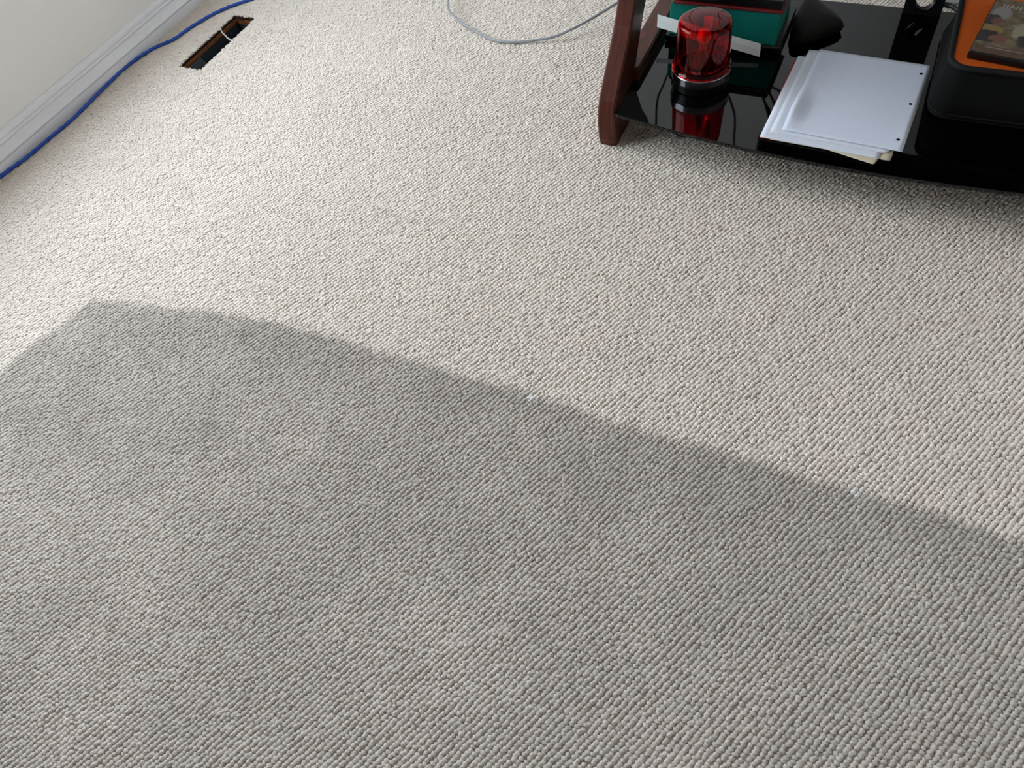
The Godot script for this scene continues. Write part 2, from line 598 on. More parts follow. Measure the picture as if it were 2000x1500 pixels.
func build_vent() -> void:
	var t := thing("floor_vent", "open rectangular floor vent cut in the carpet without its grille", "vent", Vector3(VENT.get_center().x, -0.16, VENT.get_center().y))
	var w := VENT.size.x * 0.5
	var l := VENT.size.y * 0.5
	# sheet-metal boot below the floor
	var st := begin()
	var e := 0.0015
	cbox(st, Vector3(-w - e, 0, -l - e), Vector3(-w + 0.002, 0.143, l + e))
	cbox(st, Vector3(w - 0.002, 0, -l - e), Vector3(w + e, 0.146, l + e))
	cbox(st, Vector3(-w, 0, -l - e), Vector3(w, 0.138, -l + 0.002))
	cbox(st, Vector3(-w, 0, l - 0.002), Vector3(w, 0.146, l + e))
	cbox(st, Vector3(-w, -0.002, -l), Vector3(w, 0.002, l))
	put("duct", done(st), M.steel_duct, t)
	st = begin()
	slab(st, PackedVector2Array([Vector2(l - 0.003, 0.060), Vector2(l - 0.003, 0.141), Vector2(l - 0.075, 0.141), Vector2(l - 0.095, 0.100), Vector2(l - 0.085, 0.060)]), -w + 0.003, -w + 0.0045, 0.0, func(p: Vector2, h: float) -> Vector3: return Vector3(h, p.y, p.x))
	put("metal_tab", done(st), M.galvanised, t)
	# cut edges: carpet pad and the boards of the subfloor
	st = begin()
	cbox(st, Vector3(-w - 0.006, 0.1425, -l), Vector3(-w + 0.003, 0.1515, l - 0.004), 0.0006)
	put("subfloor_edge", done(st), M.raw_wood, t)
	st = begin()
	cbox(st, Vector3(-w - 0.004, 0.135, -l - 0.01), Vector3(w + 0.004, 0.1515, -l + 0.001), 0.0006)
	put("subfloor_edge", done(st), M.raw_wood, t)
	st = begin()
	cbox(st, Vector3(-w - 0.004, 0.1515, -l - 0.004), Vector3(-w + 0.0006, 0.1588, l), 0.0004)
	cbox(st, Vector3(-w, 0.1515, -l - 0.004), Vector3(w, 0.1588, -l + 0.0006), 0.0004)
	put("carpet_pad", done(st), M.pad_brown, t)
	# frayed yarn ends hanging over the rim
	var rng := RandomNumberGenerator.new()
	rng.seed = 9
	st = begin(true)
	for i in 60:
		var far := rng.randf() < 0.35
		var p := Vector3(rng.randf_range(-w, w), 0.161, -l) if far else Vector3(-w, 0.161, rng.randf_range(-l, l))
		var o := Vector3(0, 0, 1) if far else Vector3(1, 0, 0)
		var len := rng.randf_range(0.004, 0.012)
		tube(st, PackedVector3Array([p - o * 0.002, p + o * 0.002 + Vector3(0, -0.002, 0), p + o * 0.003 + Vector3(rng.randf_range(-0.002, 0.002), -len, rng.randf_range(-0.002, 0.002))]), 0.0008, 4)
	var fr := put("frayed_edge", done(st), M.carpet_edge, t)
	fr.set_meta("kind", "stuff")
	st = begin(true)
	var pts := []
	for i in 13:
		var f := i / 12.0
		pts.append(Vector3(lerpf(-w - 0.001, w + 0.001, f), 0.163 - 0.012 * sin(PI * f) + rng.randf_range(-0.0015, 0.0015), lerpf(-0.060, -0.012, f) + rng.randf_range(-0.002, 0.002)))
	tube(st, smooth_path(pts, 3), 0.0021, 6, 1.0, 0.25, 700.0)
	put("loose_yarn", done(st), M.white_yarn, t)

# ==================================================================== television stand

const SX0 := 1.389           # outer face of the near side frame
const SIDE_T := 0.038
const SMID := 1.945

func shelf_front(x: float, bulge: float) -> float:
	return bulge - 0.045 * pow((x - SMID) / 0.475, 2.0)

func glass_shelf(parent: Node, called: String, top: float, xa: float, xb: float, back: float, bulge: float, m: Material) -> void:
	var poly := PackedVector2Array([Vector2(xa, back), Vector2(xb, back)])
	for i in 25:
		var x := lerpf(xb, xa, i / 24.0)
		poly.append(Vector2(x, shelf_front(x, bulge)))
	var st := begin()
	slab(st, poly, top - 0.008, top, 0.0012, flat_xz)
	put(called, done(st), m, parent)

func build_stand() -> void:
	var t := thing("television_stand", "dark cherry wood television stand with black glass shelves and a centre post", "television stand")
	for side in 2:
		var xa := SX0 if side == 0 else 2.0 * SMID - SX0 - SIDE_T
		var at := func(p: Vector2, h: float) -> Vector3: return Vector3(xa + h, p.y, p.x)
		# front leg: upright foot, then sweeping back
		var st := begin()
		slab(st, PackedVector2Array([Vector2(-1.277, 0.0), Vector2(-1.270, 0.02), Vector2(-1.2655, 0.06), Vector2(-1.269, 0.088), Vector2(-1.279, 0.108), Vector2(-1.312, 0.146), Vector2(-1.349, 0.184), Vector2(-1.376, 0.214), Vector2(-1.402, 0.252), Vector2(-1.45, 0.34), Vector2(-1.49, 0.46), Vector2(-1.50, 0.56), Vector2(-1.50, 0.782), Vector2(-1.60, 0.782), Vector2(-1.60, 0.56), Vector2(-1.575, 0.45), Vector2(-1.54, 0.33), Vector2(-1.492, 0.25), Vector2(-1.452, 0.20), Vector2(-1.412, 0.13), Vector2(-1.39, 0.07), Vector2(-1.372, 0.0)]), 0.0, SIDE_T, 0.004, at)
		put("leg", done(st), M.cherry_wood, t)
		st = begin()
		slab(st, PackedVector2Array([Vector2(-1.80, 0.0), Vector2(-1.80, 0.10), Vector2(-1.785, 0.118), Vector2(-1.73, 0.118), Vector2(-1.735, 0.0)]), 0.0, SIDE_T, 0.004, at)
		put("rear_foot", done(st), M.cherry_wood, t)
		st = begin()
		cbox(st, Vector3(xa + 0.006, 0.075, -1.74), Vector3(xa + SIDE_T + 0.012 if side == 0 else xa + SIDE_T, 0.118, -1.385), 0.004)
		put("stretcher", done(st), M.cherry_wood, t)
	glass_shelf(t, "glass_shelf", SHELF, SX0 + SIDE_T, 2.0 * SMID - SX0 - SIDE_T, -1.768, -1.2135, M.black_glass)
	var bar := begin()
	cbox(bar, Vector3(SX0 + SIDE_T, 0.740, -1.598), Vector3(2.0 * SMID - SX0 - SIDE_T, 0.780, -1.502), 0.004)
	put("top_rail", done(bar), M.cherry_wood, t)
	glass_shelf(t, "glass_shelf", 0.791, SX0 - 0.02, 2.0 * SMID - SX0 + 0.02, -1.80, -1.20, M.black_glass)
	# centre post with a round cable hole
	var hole := PackedVector2Array()
	var outer := PackedVector2Array()
	var n := 28
	for i in n:
		var a := TAU * i / n
		hole.append(Vector2(cos(a), sin(a)) * 0.0185)
	var st := begin()
	var c := Vector2(1.945, 0.122)
	var lo := Vector2(1.9075, 0.0)
	var hi := Vector2(1.9825, 0.56)
	for i in n:
		var j := (i + 1) % n
		for f in [[-1.745, 1.0], [-1.753, -1.0]]:
			var qa := _to_frame(hole[i], c, lo, Vector2(hi.x, 0.20))
			var qb := _to_frame(hole[j], c, lo, Vector2(hi.x, 0.20))
			quad(st, Vector3(c.x + hole[i].x, c.y + hole[i].y, f[0]), Vector3(c.x + hole[j].x, c.y + hole[j].y, f[0]), Vector3(qb.x, qb.y, f[0]), Vector3(qa.x, qa.y, f[0]), Vector3(0, 0, f[1]))
		var hm := (hole[i] + hole[j]) * -0.5
		quad(st, Vector3(c.x + hole[i].x, c.y + hole[i].y, -1.745), Vector3(c.x + hole[j].x, c.y + hole[j].y, -1.745), Vector3(c.x + hole[j].x, c.y + hole[j].y, -1.753), Vector3(c.x + hole[i].x, c.y + hole[i].y, -1.753), Vector3(hm.x, hm.y, 0))
	cbox(st, Vector3(lo.x, 0.20, -1.753), Vector3(hi.x, hi.y, -1.745))
	for x in [lo.x, hi.x]:
		quad(st, Vector3(x, 0, -1.745), Vector3(x, 0.2, -1.745), Vector3(x, 0.2, -1.753), Vector3(x, 0, -1.753), Vector3(x - c.x, 0, 0))
	var post := put("post", done(st), M.black_paint, t)
	st = begin(true)
	var ring := []
	for i in 29:
		var a := TAU * i / 28.0
		ring.append(Vector3(c.x + cos(a) * 0.0205, c.y + sin(a) * 0.0205, -1.744))
	tube(st, PackedVector3Array(ring), 0.0022, 6)
	put("grommet", done(st), M.black_plastic, post)
	# rounded clip below the front edge of the glass
	st = begin()
	var clip := PackedVector2Array()
	for i in 13:
		var a := PI * i / 12.0
		clip.append(Vector2(1.572 + 0.018 * cos(a), -1.254 + 0.0150 * sin(a)))
	slab(st, clip, SHELF - 0.0125, SHELF - 0.0085, 0.0008, flat_xz)
	put("shelf_clip", done(st), M.black_plastic, t)
	# the television carried above, out of the picture; the glass mirrors it
	var tv := thing("television", "black flat television mounted on the centre post above the shelf", "television", Vector3(SMID + 0.055, 0.41, -1.70))
	st = begin()
	cbox(st, Vector3(-0.105, 0.08, -0.044), Vector3(-0.005, 0.145, -0.012), 0.004)
	put("bracket", done(st), M.black_plastic, tv)
	st = begin()
	cbox(st, Vector3(-0.340, 0.0, -0.015), Vector3(0.340, 0.31, 0.015), 0.005)
	put("case", done(st), M.black_plastic, tv)
	st = begin()
	cbox(st, Vector3(-0.327, 0.016, 0.015), Vector3(0.327, 0.297, 0.0163))
	put("screen", done(st), M.screen_black, tv)

func _to_frame(d: Vector2, c: Vector2, lo: Vector2, hi: Vector2) -> Vector2:
	var k := 1e9
	if d.x > 1e-9: k = minf(k, (hi.x - c.x) / d.x)
	if d.x < -1e-9: k = minf(k, (lo.x - c.x) / d.x)
	if d.y > 1e-9: k = minf(k, (hi.y - c.y) / d.y)
	if d.y < -1e-9: k = minf(k, (lo.y - c.y) / d.y)
	return c + d * k

# ==================================================================== red beacon

func build_beacon() -> void:
	var t := thing("warning_beacon", "red domed warning beacon with a chrome ring and black base", "beacon light", Vector3(1.564, SHELF, -1.411))
	var st := begin(true)
	lathe(st, [Vector2(0, 0), Vector2(0.053, 0), Vector2(0.0555, 0.002), Vector2(0.0585, 0.018), Vector2(0.0585, 0.022), Vector2(0, 0.022)], 56, Vector3.ZERO, true)
	put("base", done(st), M.black_plastic, t)
	st = begin()
	st.set_smooth_group(0)
	lathe(st, [Vector2(0.0575, 0.0205), Vector2(0.0597, 0.0215), Vector2(0.0600, 0.0235), Vector2(0.0600, 0.0365), Vector2(0.0590, 0.038), Vector2(0.0570, 0.0385)], 64, Vector3.ZERO, true)
	put("chrome_ring", done(st), M.chrome, t)
	# dome: outer and inner skin of one closed shell, its lower inside ribbed
	st = begin(true)
	lathe(st, [Vector2(0.0500, 0.0386), Vector2(0.0592, 0.0386), Vector2(0.0598, 0.0400), Vector2(0.0592, 0.0425), Vector2(0.0560, 0.0440), Vector2(0.0556, 0.0470), Vector2(0.0548, 0.065), Vector2(0.0535, 0.095), Vector2(0.0522, 0.120), Vector2(0.0518, 0.1275), Vector2(0.0515, 0.1300), Vector2(0.0507, 0.1322), Vector2(0.0490, 0.1338), Vector2(0.0468, 0.1347), Vector2(0.0440, 0.1353), Vector2(0.0300, 0.1378), Vector2(0.0150, 0.1393), Vector2(0, 0.1398)], 64)
	lathe(st, [Vector2(0, 0.1374), Vector2(0.0150, 0.1369), Vector2(0.0300, 0.1354), Vector2(0.0435, 0.1330), Vector2(0.0470, 0.1315), Vector2(0.0488, 0.1285), Vector2(0.0496, 0.119), Vector2(0.0508, 0.095), Vector2(0.0520, 0.065), Vector2(0.0528, 0.045), Vector2(0.0500, 0.0386)], 64)
	put("dome", done(st), M.red_lens, t)
	# ribbed inner lens
	st = begin()
	var n := 72
	for i in n:
		var a0 := TAU * i / n
		var a1 := TAU * (i + 1) / n
		var r0 := 0.0475 if i % 2 == 0 else 0.0455
		var r1 := 0.0455 if i % 2 == 0 else 0.0475
		for w in [[0.0, 1.0], [-0.0015, -1.0]]:
			var c0 = Vector3(cos(a0), 0, sin(a0)) * (r0 + w[0])
			var c1 = Vector3(cos(a1), 0, sin(a1)) * (r1 + w[0])
			quad(st, c0 + Vector3(0, 0.046, 0), c1 + Vector3(0, 0.046, 0), c1 + Vector3(0, 0.112, 0), c0 + Vector3(0, 0.112, 0), (c0 + c1) * w[1])
		var d0 := Vector3(cos(a0), 0, sin(a0))
		var d1 := Vector3(cos(a1), 0, sin(a1))
		for y in [0.046, 0.112]:
			quad(st, d0 * r0 + Vector3(0, y, 0), d1 * r1 + Vector3(0, y, 0), d1 * (r1 - 0.0015) + Vector3(0, y, 0), d0 * (r0 - 0.0015) + Vector3(0, y, 0), Vector3(0, y - 0.08, 0))
	put("ribbed_lens", done(st), M.red_lens, t)
	# rotating mirror, lamp and motor post
	st = begin(true)
	lathe(st, [Vector2(0, 0.0387), Vector2(0.030, 0.0387), Vector2(0.030, 0.050), Vector2(0.014, 0.056), Vector2(0.012, 0.072), Vector2(0, 0.072)], 32)
	put("motor_post", done(st), M.black_plastic, t)
	st = begin(true)
	lathe(st, [Vector2(0, 0.072), Vector2(0.007, 0.072), Vector2(0.008, 0.085), Vector2(0.012, 0.095), Vector2(0.0125, 0.104), Vector2(0.009, 0.112), Vector2(0, 0.1145)], 28)
	put("lamp_bulb", done(st), M.bulb, t)
	st = begin()
	for i in 16:
		var a0 := lerpf(-1.9, 0.7, i / 16.0)
		var a1 := lerpf(-1.9, 0.7, (i + 1) / 16.0)
		for w in [[0.026, -1.0], [0.0275, 1.0]]:
			var p0 = Vector3(cos(a0), 0, sin(a0)) * w[0]
			var p1 = Vector3(cos(a1), 0, sin(a1)) * w[0]
			var q0 = p0 * 1.15 + Vector3(0, 0.124, 0)
			var q1 = p1 * 1.15 + Vector3(0, 0.124, 0)
			quad(st, p0 + Vector3(0, 0.076, 0), p1 + Vector3(0, 0.076, 0), q1, q0, (p0 + p1) * w[1])
	put("mirror", done(st), M.reflector, t)

# ==================================================================== things on the left half of the shelf

func build_shelf_things() -> void:
	# thin black player under the teal box
	var t := thing("disc_player", "thin black disc player lying under the teal box", "disc player", Vector3(1.572, SHELF, -1.539))
	var st := begin()
	cbox(st, Vector3(-0.124, 0.003, -0.165), Vector3(0.124, 0.0165, 0.0), 0.002)
	put("case", done(st), M.black_plastic, t)
	st = begin()
	cbox(st, Vector3(-0.120, 0.005, 0.0), Vector3(0.120, 0.014, 0.0012), 0.0004)
	put("front_panel", done(st), M.screen_black, t)
	for s in [-1, 1]:
		for z in [-0.15, -0.015]:
			st = begin(true)
			lathe(st, [Vector2(0, 0), Vector2(0.009, 0), Vector2(0.009, 0.004), Vector2(0, 0.004)], 16, Vector3(s * 0.108, 0, z))
			put("foot", done(st), M.black_paint, t)
	# teal box
	var b := thing("teal_box", "teal cardboard box standing behind the beacon under a red edged book", "box", Vector3(1.570, SHELF + 0.0165, -1.543))
	st = begin()
	cbox(st, Vector3(-0.114, 0, -0.13), Vector3(0.114, 0.0695, 0.0), 0.0012)
	put("body", done(st), M.teal_card, b)
	# red and black hardcover lying on it
	var k := thing("hardcover_book", "hardcover book with red cover edges lying on the teal box", "book", Vector3(1.573, SHELF + 0.086, -1.540))
	st = begin()
	cbox(st, Vector3(-0.112, 0, -0.14), Vector3(0.118, 0.0055, 0.0), 0.0012)
	put("red_cover", done(st), M.red_cover, k)
	st = begin()
	cbox(st, Vector3(-0.108, 0.0055, -0.138), Vector3(0.112, 0.024, -0.006), 0.001)
	put("black_cover", done(st), M.black_plastic, k)
	# folded white strip leaning on the front of the teal box
	var s := thing("folded_card_strip", "folded white card strip sticking out on both sides behind the beacon", "card strip", Vector3(1.544, SHELF + 0.0265, -1.528))
	s.rotation = Vector3(0, deg_to_rad(-4.0), deg_to_rad(-7.5))
	st = begin()
	slab(st, PackedVector2Array([Vector2(-0.0085, 0.014), Vector2(0.000, 0.007), Vector2(0.006, -0.004), Vector2(0.0075, -0.0035), Vector2(0.0015, 0.0082), Vector2(-0.0075, 0.0155)]), -0.115, 0.115, 0.0, func(p: Vector2, h: float) -> Vector3: return Vector3(h + p.x * 0.5, p.y, p.x))
	put("strip", done(st), M.white_card, s)
	# black leather pouch with a pointed toe
	var pt := thing("leather_pouch", "black leather pouch with a pointed end beside the teal box", "pouch", Vector3(1.742, SHELF, -1.655))
	st = begin(true)
	var shape := [Vector2(0.060, 0.005), Vector2(0.050, 0.020), Vector2(0.026, 0.044), Vector2(0.000, 0.070), Vector2(-0.022, 0.078), Vector2(-0.038, 0.05), Vector2(-0.040, -0.03), Vector2(-0.032, -0.07), Vector2(-0.008, -0.068), Vector2(0.022, -0.042), Vector2(0.050, -0.012)]
	var curve := []
	for i in shape.size():
		curve.append(Vector3(shape[i].x, 0, shape[i].y))
	curve.append(curve[0])
	var rim := smooth_path(curve, 4)
	var layers := [[0.9, 0.0], [0.98, 0.004], [1.0, 0.012], [0.96, 0.022], [0.84, 0.027], [0.60, 0.031], [0.3, 0.033], [0.0, 0.034]]
	for j in layers.size() - 1:
		for i in rim.size() - 1:
			var v := []
			for q in [[j, i], [j, i + 1], [j + 1, i + 1], [j + 1, i]]:
				var r: Vector3 = rim[q[1]]
				var sc: float = layers[q[0]][0]
				v.append(Vector3(r.x * sc, layers[q[0]][1] + 0.012 * smoothstep(0.02, -0.05, r.x * sc) * layers[q[0]][1] / 0.034, r.z * sc))
			var mid: Vector3 = (v[0] + v[1] + v[2] + v[3]) * 0.25
			quad(st, v[0], v[1], v[2], v[3], Vector3(mid.x, (mid.y - 0.012) * 3.0, mid.z))
	put("body", done(st), M.black_leather, pt)
	st = begin(true)
	var seam := PackedVector3Array()
	for r in rim:
		seam.append(Vector3(r.x * 1.003, 0.012, r.z * 1.003))
	tube(st, seam, 0.0022, 6)
	put("seam_piping", done(st), M.black_piping, pt)

# ==================================================================== papers

func ruled_paper(margin_left: bool) -> ImageTexture:
	var w := 432
	var h := 558
	var im := Image.create(w, h, false, Image.FORMAT_RGB8)
	im.fill(Color(0.85, 0.87, 0.91))
	var y := 56
	while y < h - 10:
		im.fill_rect(Rect2i(0, y, w, 1), Color(0.79, 0.825, 0.88))
		y += 14
	im.fill_rect(Rect2i(63 if margin_left else w - 63, 0, 1, h), Color(0.79, 0.75, 0.79))
	im.generate_mipmaps()
	return ImageTexture.create_from_image(im)

# a sheet 216 x 279 mm whose far right corner is its origin: u to the left, v towards the viewer
func sheet(corner: Vector3, yaw: float, m: Material, label: String, bend: Callable, holes := false, group := "loose papers stacked on the black shelf", called := "paper_sheet", size := Vector2(0.216, 0.279), round_corner := 0.0) -> Node3D:
	var o := thing(called, label, "paper" if called == "paper_sheet" else "folder", corner, yaw, group)
	var st := begin()
	st.set_smooth_group(0)
	var nu := 24
	var nv := 30
	var cells := {}
	var hv := [0.0315, 0.1395, 0.2475]
	var us := []
	for i in nu + 1:
		us.append(size.x * i / nu)
	var rows := []
	for top in [true, false]:
		var g := []
		for i in nu + 1:
			var col := []
			for j in nv + 1:
				var u: float = us[i]
				var v := size.y * j / nv
				if round_corner > 0.0:
					var cu := round_corner - u
					var cv := v - (size.y - round_corner)
					if cu > 0.0 and cv > 0.0:
						var q := Vector2(cu, cv)
						q = q / maxf(absf(q.x), absf(q.y)) * q.length() if q.length() > 0 else q
						var sc := maxf(cu, cv) / maxf(Vector2(cu, cv).length(), 1e-6)
						u = round_corner - cu * sc
						v = size.y - round_corner + cv * sc
				var lift: float = bend.call(u, v)
				col.append(Vector3(-u, lift + (0.0003 if top else 0.0), v))
			g.append(col)
		rows.append(g)
		var n := Vector3.UP if top else Vector3.DOWN
		for i in nu:
			for j in nv:
				if holes:
					var hit := false
					var cu := size.x * (i + 0.5) / nu
					var cv := size.y * (j + 0.5) / nv
					if i == 1:
						for k in hv:
							if int(k / size.y * nv) == j:
								hit = true
					if hit:
						_punched(st, g[i][j], g[i + 1][j], g[i + 1][j + 1], g[i][j + 1], n, size)
						continue
				for q in [[[i, j], [i + 1, j], [i + 1, j + 1]], [[i, j], [i + 1, j + 1], [i, j + 1]]]:
					_tri_uv(st, g[q[0][0]][q[0][1]], g[q[1][0]][q[1][1]], g[q[2][0]][q[2][1]], n, size)
	var a = rows[0]
	var b = rows[1]
	for i in nu:
		for e in [[0, Vector3(0, 0, -1)], [nv, Vector3(0, 0, 1)]]:
			quad(st, a[i][e[0]], a[i + 1][e[0]], b[i + 1][e[0]], b[i][e[0]], e[1])
	for j in nv:
		for e in [[0, Vector3(1, 0, 0)], [nu, Vector3(-1, 0, 0)]]:
			quad(st, a[e[0]][j], a[e[0]][j + 1], b[e[0]][j + 1], b[e[0]][j], e[1])
	st.generate_normals()
	put("sheet", st, m, o)
	return o

func _tri_uv(st: SurfaceTool, a: Vector3, b: Vector3, c: Vector3, out: Vector3, size: Vector2) -> void:
	var v := [a, b, c]
	if (b - a).cross(c - a).dot(out) > 0.0:
		v = [a, c, b]
	for p in v:
		st.set_uv(Vector2(1.0 + p.x / size.x, p.z / size.y))
		st.add_vertex(p)

# a cell with a round hole in its middle
func _punched(st: SurfaceTool, a: Vector3, b: Vector3, c: Vector3, d: Vector3, out: Vector3, size: Vector2) -> void:
	var m := (a + b + c + d) * 0.25
	var r := 0.0036
	var ring := [a, (a + b) * 0.5, b, (b + c) * 0.5, c, (c + d) * 0.5, d, (d + a) * 0.5]
	var circ := []
	for p in ring:
		var q: Vector3 = p - m
		q.y = 0
		circ.append(m + q.normalized() * r)
	for i in 8:
		var j := (i + 1) % 8
		_tri_uv(st, ring[i], ring[j], circ[j], out, size)
		_tri_uv(st, ring[i], circ[j], circ[i], out, size)

func build_papers() -> void:
	var ruled := mat("ruled_paper", Color(1, 1, 1), 0.85)
	ruled.albedo_texture = ruled_paper(true)
	var y := SHELF + 0.0012
	var flat := func(_u: float, _v: float) -> float: return 0.0
	var white := "loose papers stacked on the black shelf"
	sheet(Vector3(1.9492, y, -1.5181), deg_to_rad(-1.8), M.red_folder, "red folder at the bottom of the paper stack with only its edge showing", flat, false, "", "paper_folder", Vector2(0.2185, 0.264))
	sheet(Vector3(1.9680, y + 0.0006, -1.5300), deg_to_rad(-2.2), M.cream_paper, "cream sheet showing at the near right corner low in the paper stack", flat, false, white, "paper_sheet", Vector2(0.216, 0.279), 0.004)
	sheet(Vector3(1.9680, y + 0.0012, -1.3790), deg_to_rad(-14.0), M.cream_paper, "small cream sheet whose corner sticks out nearest the shelf's front edge", flat, false, white, "paper_sheet", Vector2(0.110, 0.150), 0.004)
	sheet(Vector3(1.9505, y + 0.0018, -1.5295), deg_to_rad(-2.7), M.paper, "white sheet lying askew with its left corner past the top page", flat, false, white)
	sheet(Vector3(1.9672, y + 0.0024, -1.5545), deg_to_rad(-3.0), M.paper, "white sheet with a rounded near corner just below the top page", flat, false, white, "paper_sheet", Vector2(0.216, 0.287), 0.012)
	sheet(Vector3(1.9880, y + 0.0032, -1.5555), deg_to_rad(-3.2), ruled, "ruled white page with three punched holes on top of the paper stack", func(u: float, v: float) -> float: return 0.0010 + 0.011 * smoothstep(0.180, 0.216, u) * smoothstep(0.120, 0.205, v) * (1.0 - smoothstep(0.225, 0.279, v)), true)

# ==================================================================== black bag with the film case

func build_bag() -> void:
	var t := thing("fabric_bag", "black fabric bag with a rounded orange top panel on the right of the shelf", "bag", Vector3(1.996, SHELF, -1.70))
	# body: rounded soft box, layers of a rounded outline
	var st := begin(true)
	var w := 0.42
	var d := 0.30
	var outline := round_poly(w, d, 0.035, 8)
	var c := Vector2(w * 0.5, d * 0.5)
	var layers := [[0.0, 0.0], [0.006, 0.002], [0.000, 0.012], [0.003, 0.035], [0.006, 0.060], [0.007, 0.080], [0.010, 0.090], [0.018, 0.096]]
	var rows := []
	for k in layers.size():
		var row := []
		for p in outline:
			var q := p - c
			var f := Vector2(1.0 - layers[k][0] / (w * 0.5), 1.0 - layers[k][0] / (d * 0.5))
			var sag := 0.004 * sin(p.x * 31.0 + p.y * 17.0 + k) * (1.0 if k > 1 and k < 6 else 0.0)
			row.append(Vector3(c.x + q.x * f.x + q.normalized().x * sag, layers[k][1], c.y + q.y * f.y + q.normalized().y * sag))
		rows.append(row)
	for k in layers.size() - 1:
		for i in outline.size():
			var j := (i + 1) % outline.size()
			var m2 := (outline[i] + outline[j]) * 0.5 - c
			quad(st, rows[k][i], rows[k][j], rows[k + 1][j], rows[k + 1][i], Vector3(m2.x, 0.3 if k > 5 else 0.0, m2.y))
	for i in outline.size():
		var j := (i + 1) % outline.size()
		tri(st, rows[-1][i], rows[-1][j], Vector3(c.x, 0.096, c.y), Vector3.UP)
		tri(st, rows[0][i], rows[0][j], Vector3(c.x, 0.0, c.y), Vector3.DOWN)
	put("body", done(st), M.black_fabric, t)
	st = begin(true)
	var bottom := PackedVector3Array()
	var top := PackedVector3Array()
	for i in outline.size() + 1:
		var p := outline[i % outline.size()]
		var q := (p - c)
		bottom.append(Vector3(p.x, 0.010, p.y))
		top.append(Vector3(c.x + q.x * 0.955, 0.097, c.y + q.y * 0.94))
	tube(st, bottom, 0.0028, 6)
	put("piping", done(st), M.black_piping, t)
	st = begin(true)
	tube(st, top, 0.0055, 8)
	put("rim", done(st), M.black_piping, t)
	st = begin()
	var panel := round_poly(w * 0.93, d * 0.905, 0.022, 8)
	for i in panel.size():
		panel[i] += Vector2(w * 0.035 - 0.006, d * 0.0475)
	slab(st, panel, 0.0955, 0.0985, 0.0005, flat_xz)
	put("orange_panel", done(st), M.orange_lining, t)
	# film case lying on the orange panel
	var f := thing("film_case", "film case with a brown printed cover lying on the orange panel", "film case", Vector3(2.030, SHELF + 0.0995, -1.437), deg_to_rad(-9.0))
	st = begin()
	cbox(st, Vector3(0, 0, -0.19), Vector3(0.135, 0.014, 0), 0.0015)
	put("case", done(st), M.black_plastic, f)
	var art := mat("cover_print", Color(1, 1, 1), 0.25)
	art.albedo_texture = cover_art()
	st = begin()
	var v := [Vector3(0.002, 0.0143, -0.188), Vector3(0.133, 0.0143, -0.188), Vector3(0.133, 0.0143, -0.003), Vector3(0.002, 0.0143, -0.003)]
	for q in [[0, 1, 2], [0, 2, 3]]:
		for i in q:
			st.set_uv(Vector2((v[i].x - 0.002) / 0.131, (v[i].z + 0.188) / 0.185))
			st.add_vertex(v[i])
	put("printed_cover", done(st), art, f)
	for l in [["HAN", 0.017, Vector3(0.016, 0.0146, -0.163), Color(0.62, 0.58, 0.52)], ["PA", 0.010, Vector3(0.046, 0.0146, -0.149), Color(0.55, 0.52, 0.47)]]:
		var tm := TextMesh.new()
		tm.text = l[0]
		var sf := SystemFont.new()
		sf.font_names = PackedStringArray(["Droid Sans"])
		tm.font = sf
		tm.font_size = 32
		tm.pixel_size = l[1] / 32.0
		tm.depth = 0.0004
		tm.horizontal_alignment = HORIZONTAL_ALIGNMENT_LEFT
		var mi := MeshInstance3D.new()
		mi.name = "title_lettering"
		mi.mesh = tm
		mi.material_override = mat("print_" + l[0], l[3], 0.5)
		mi.position = l[2]
		mi.rotation_degrees = Vector3(-90, 0, 0)
		f.add_child(mi, true)

func cover_art() -> ImageTexture:
	var w := 262
	var h := 370
	var im := Image.create(w, h, false, Image.FORMAT_RGB8)
	var n := FastNoiseLite.new()
	n.seed = 3
	n.frequency = 0.018
	var blobs := [                       # centre, radii, colour: plain soft shapes
		[Vector2(40, 100), Vector2(34, 44), Color(0.52, 0.50, 0.47)], [Vector2(140, 200), Vector2(46, 60), Color(0.56, 0.52, 0.42)],
		[Vector2(18, 150), Vector2(34, 34), Color(0.15, 0.11, 0.12)], [Vector2(34, 156), Vector2(20, 24), Color(0.40, 0.24, 0.21)],
		[Vector2(34, 214), Vector2(40, 26), Color(0.52, 0.42, 0.20)], [Vector2(22, 262), Vector2(52, 40), Color(0.12, 0.10, 0.10)],
		[Vector2(64, 268), Vector2(32, 28), Color(0.42, 0.26, 0.20)], [Vector2(190, 160), Vector2(40, 50), Color(0.36, 0.29, 0.17)],
		[Vector2(170, 255), Vector2(50, 48), Color(0.14, 0.12, 0.11)], [Vector2(184, 280), Vector2(34, 32), Color(0.40, 0.27, 0.21)]]
	for y in h:
		for x in w:
			var c := Color(0.34, 0.27, 0.17).lerp(Color(0.46, 0.41, 0.31), clampf(0.5 + n.get_noise_2d(x, y) * 1.4, 0, 1))
			for b in blobs:
				var q = (Vector2(x, y) - b[0]) / b[1]
				q += Vector2(n.get_noise_2d(x * 2.0, y * 2.0), n.get_noise_2d(y * 2.0, x * 2.0 + 90.0)) * 0.25
				c = c.lerp(b[2], smoothstep(1.08, 0.86, q.length()))
			if y > 318:
				c = Color(0.30, 0.20, 0.14).lerp(c, 0.25)
			if y > 326 and y < 334 and (x * 7 + x / 5) % 9 < 5 and x > 34:
				c = Color(0.58, 0.54, 0.52)
			im.set_pixel(x, y, c)
	im.generate_mipmaps()
	return ImageTexture.create_from_image(im)

# ==================================================================== cables

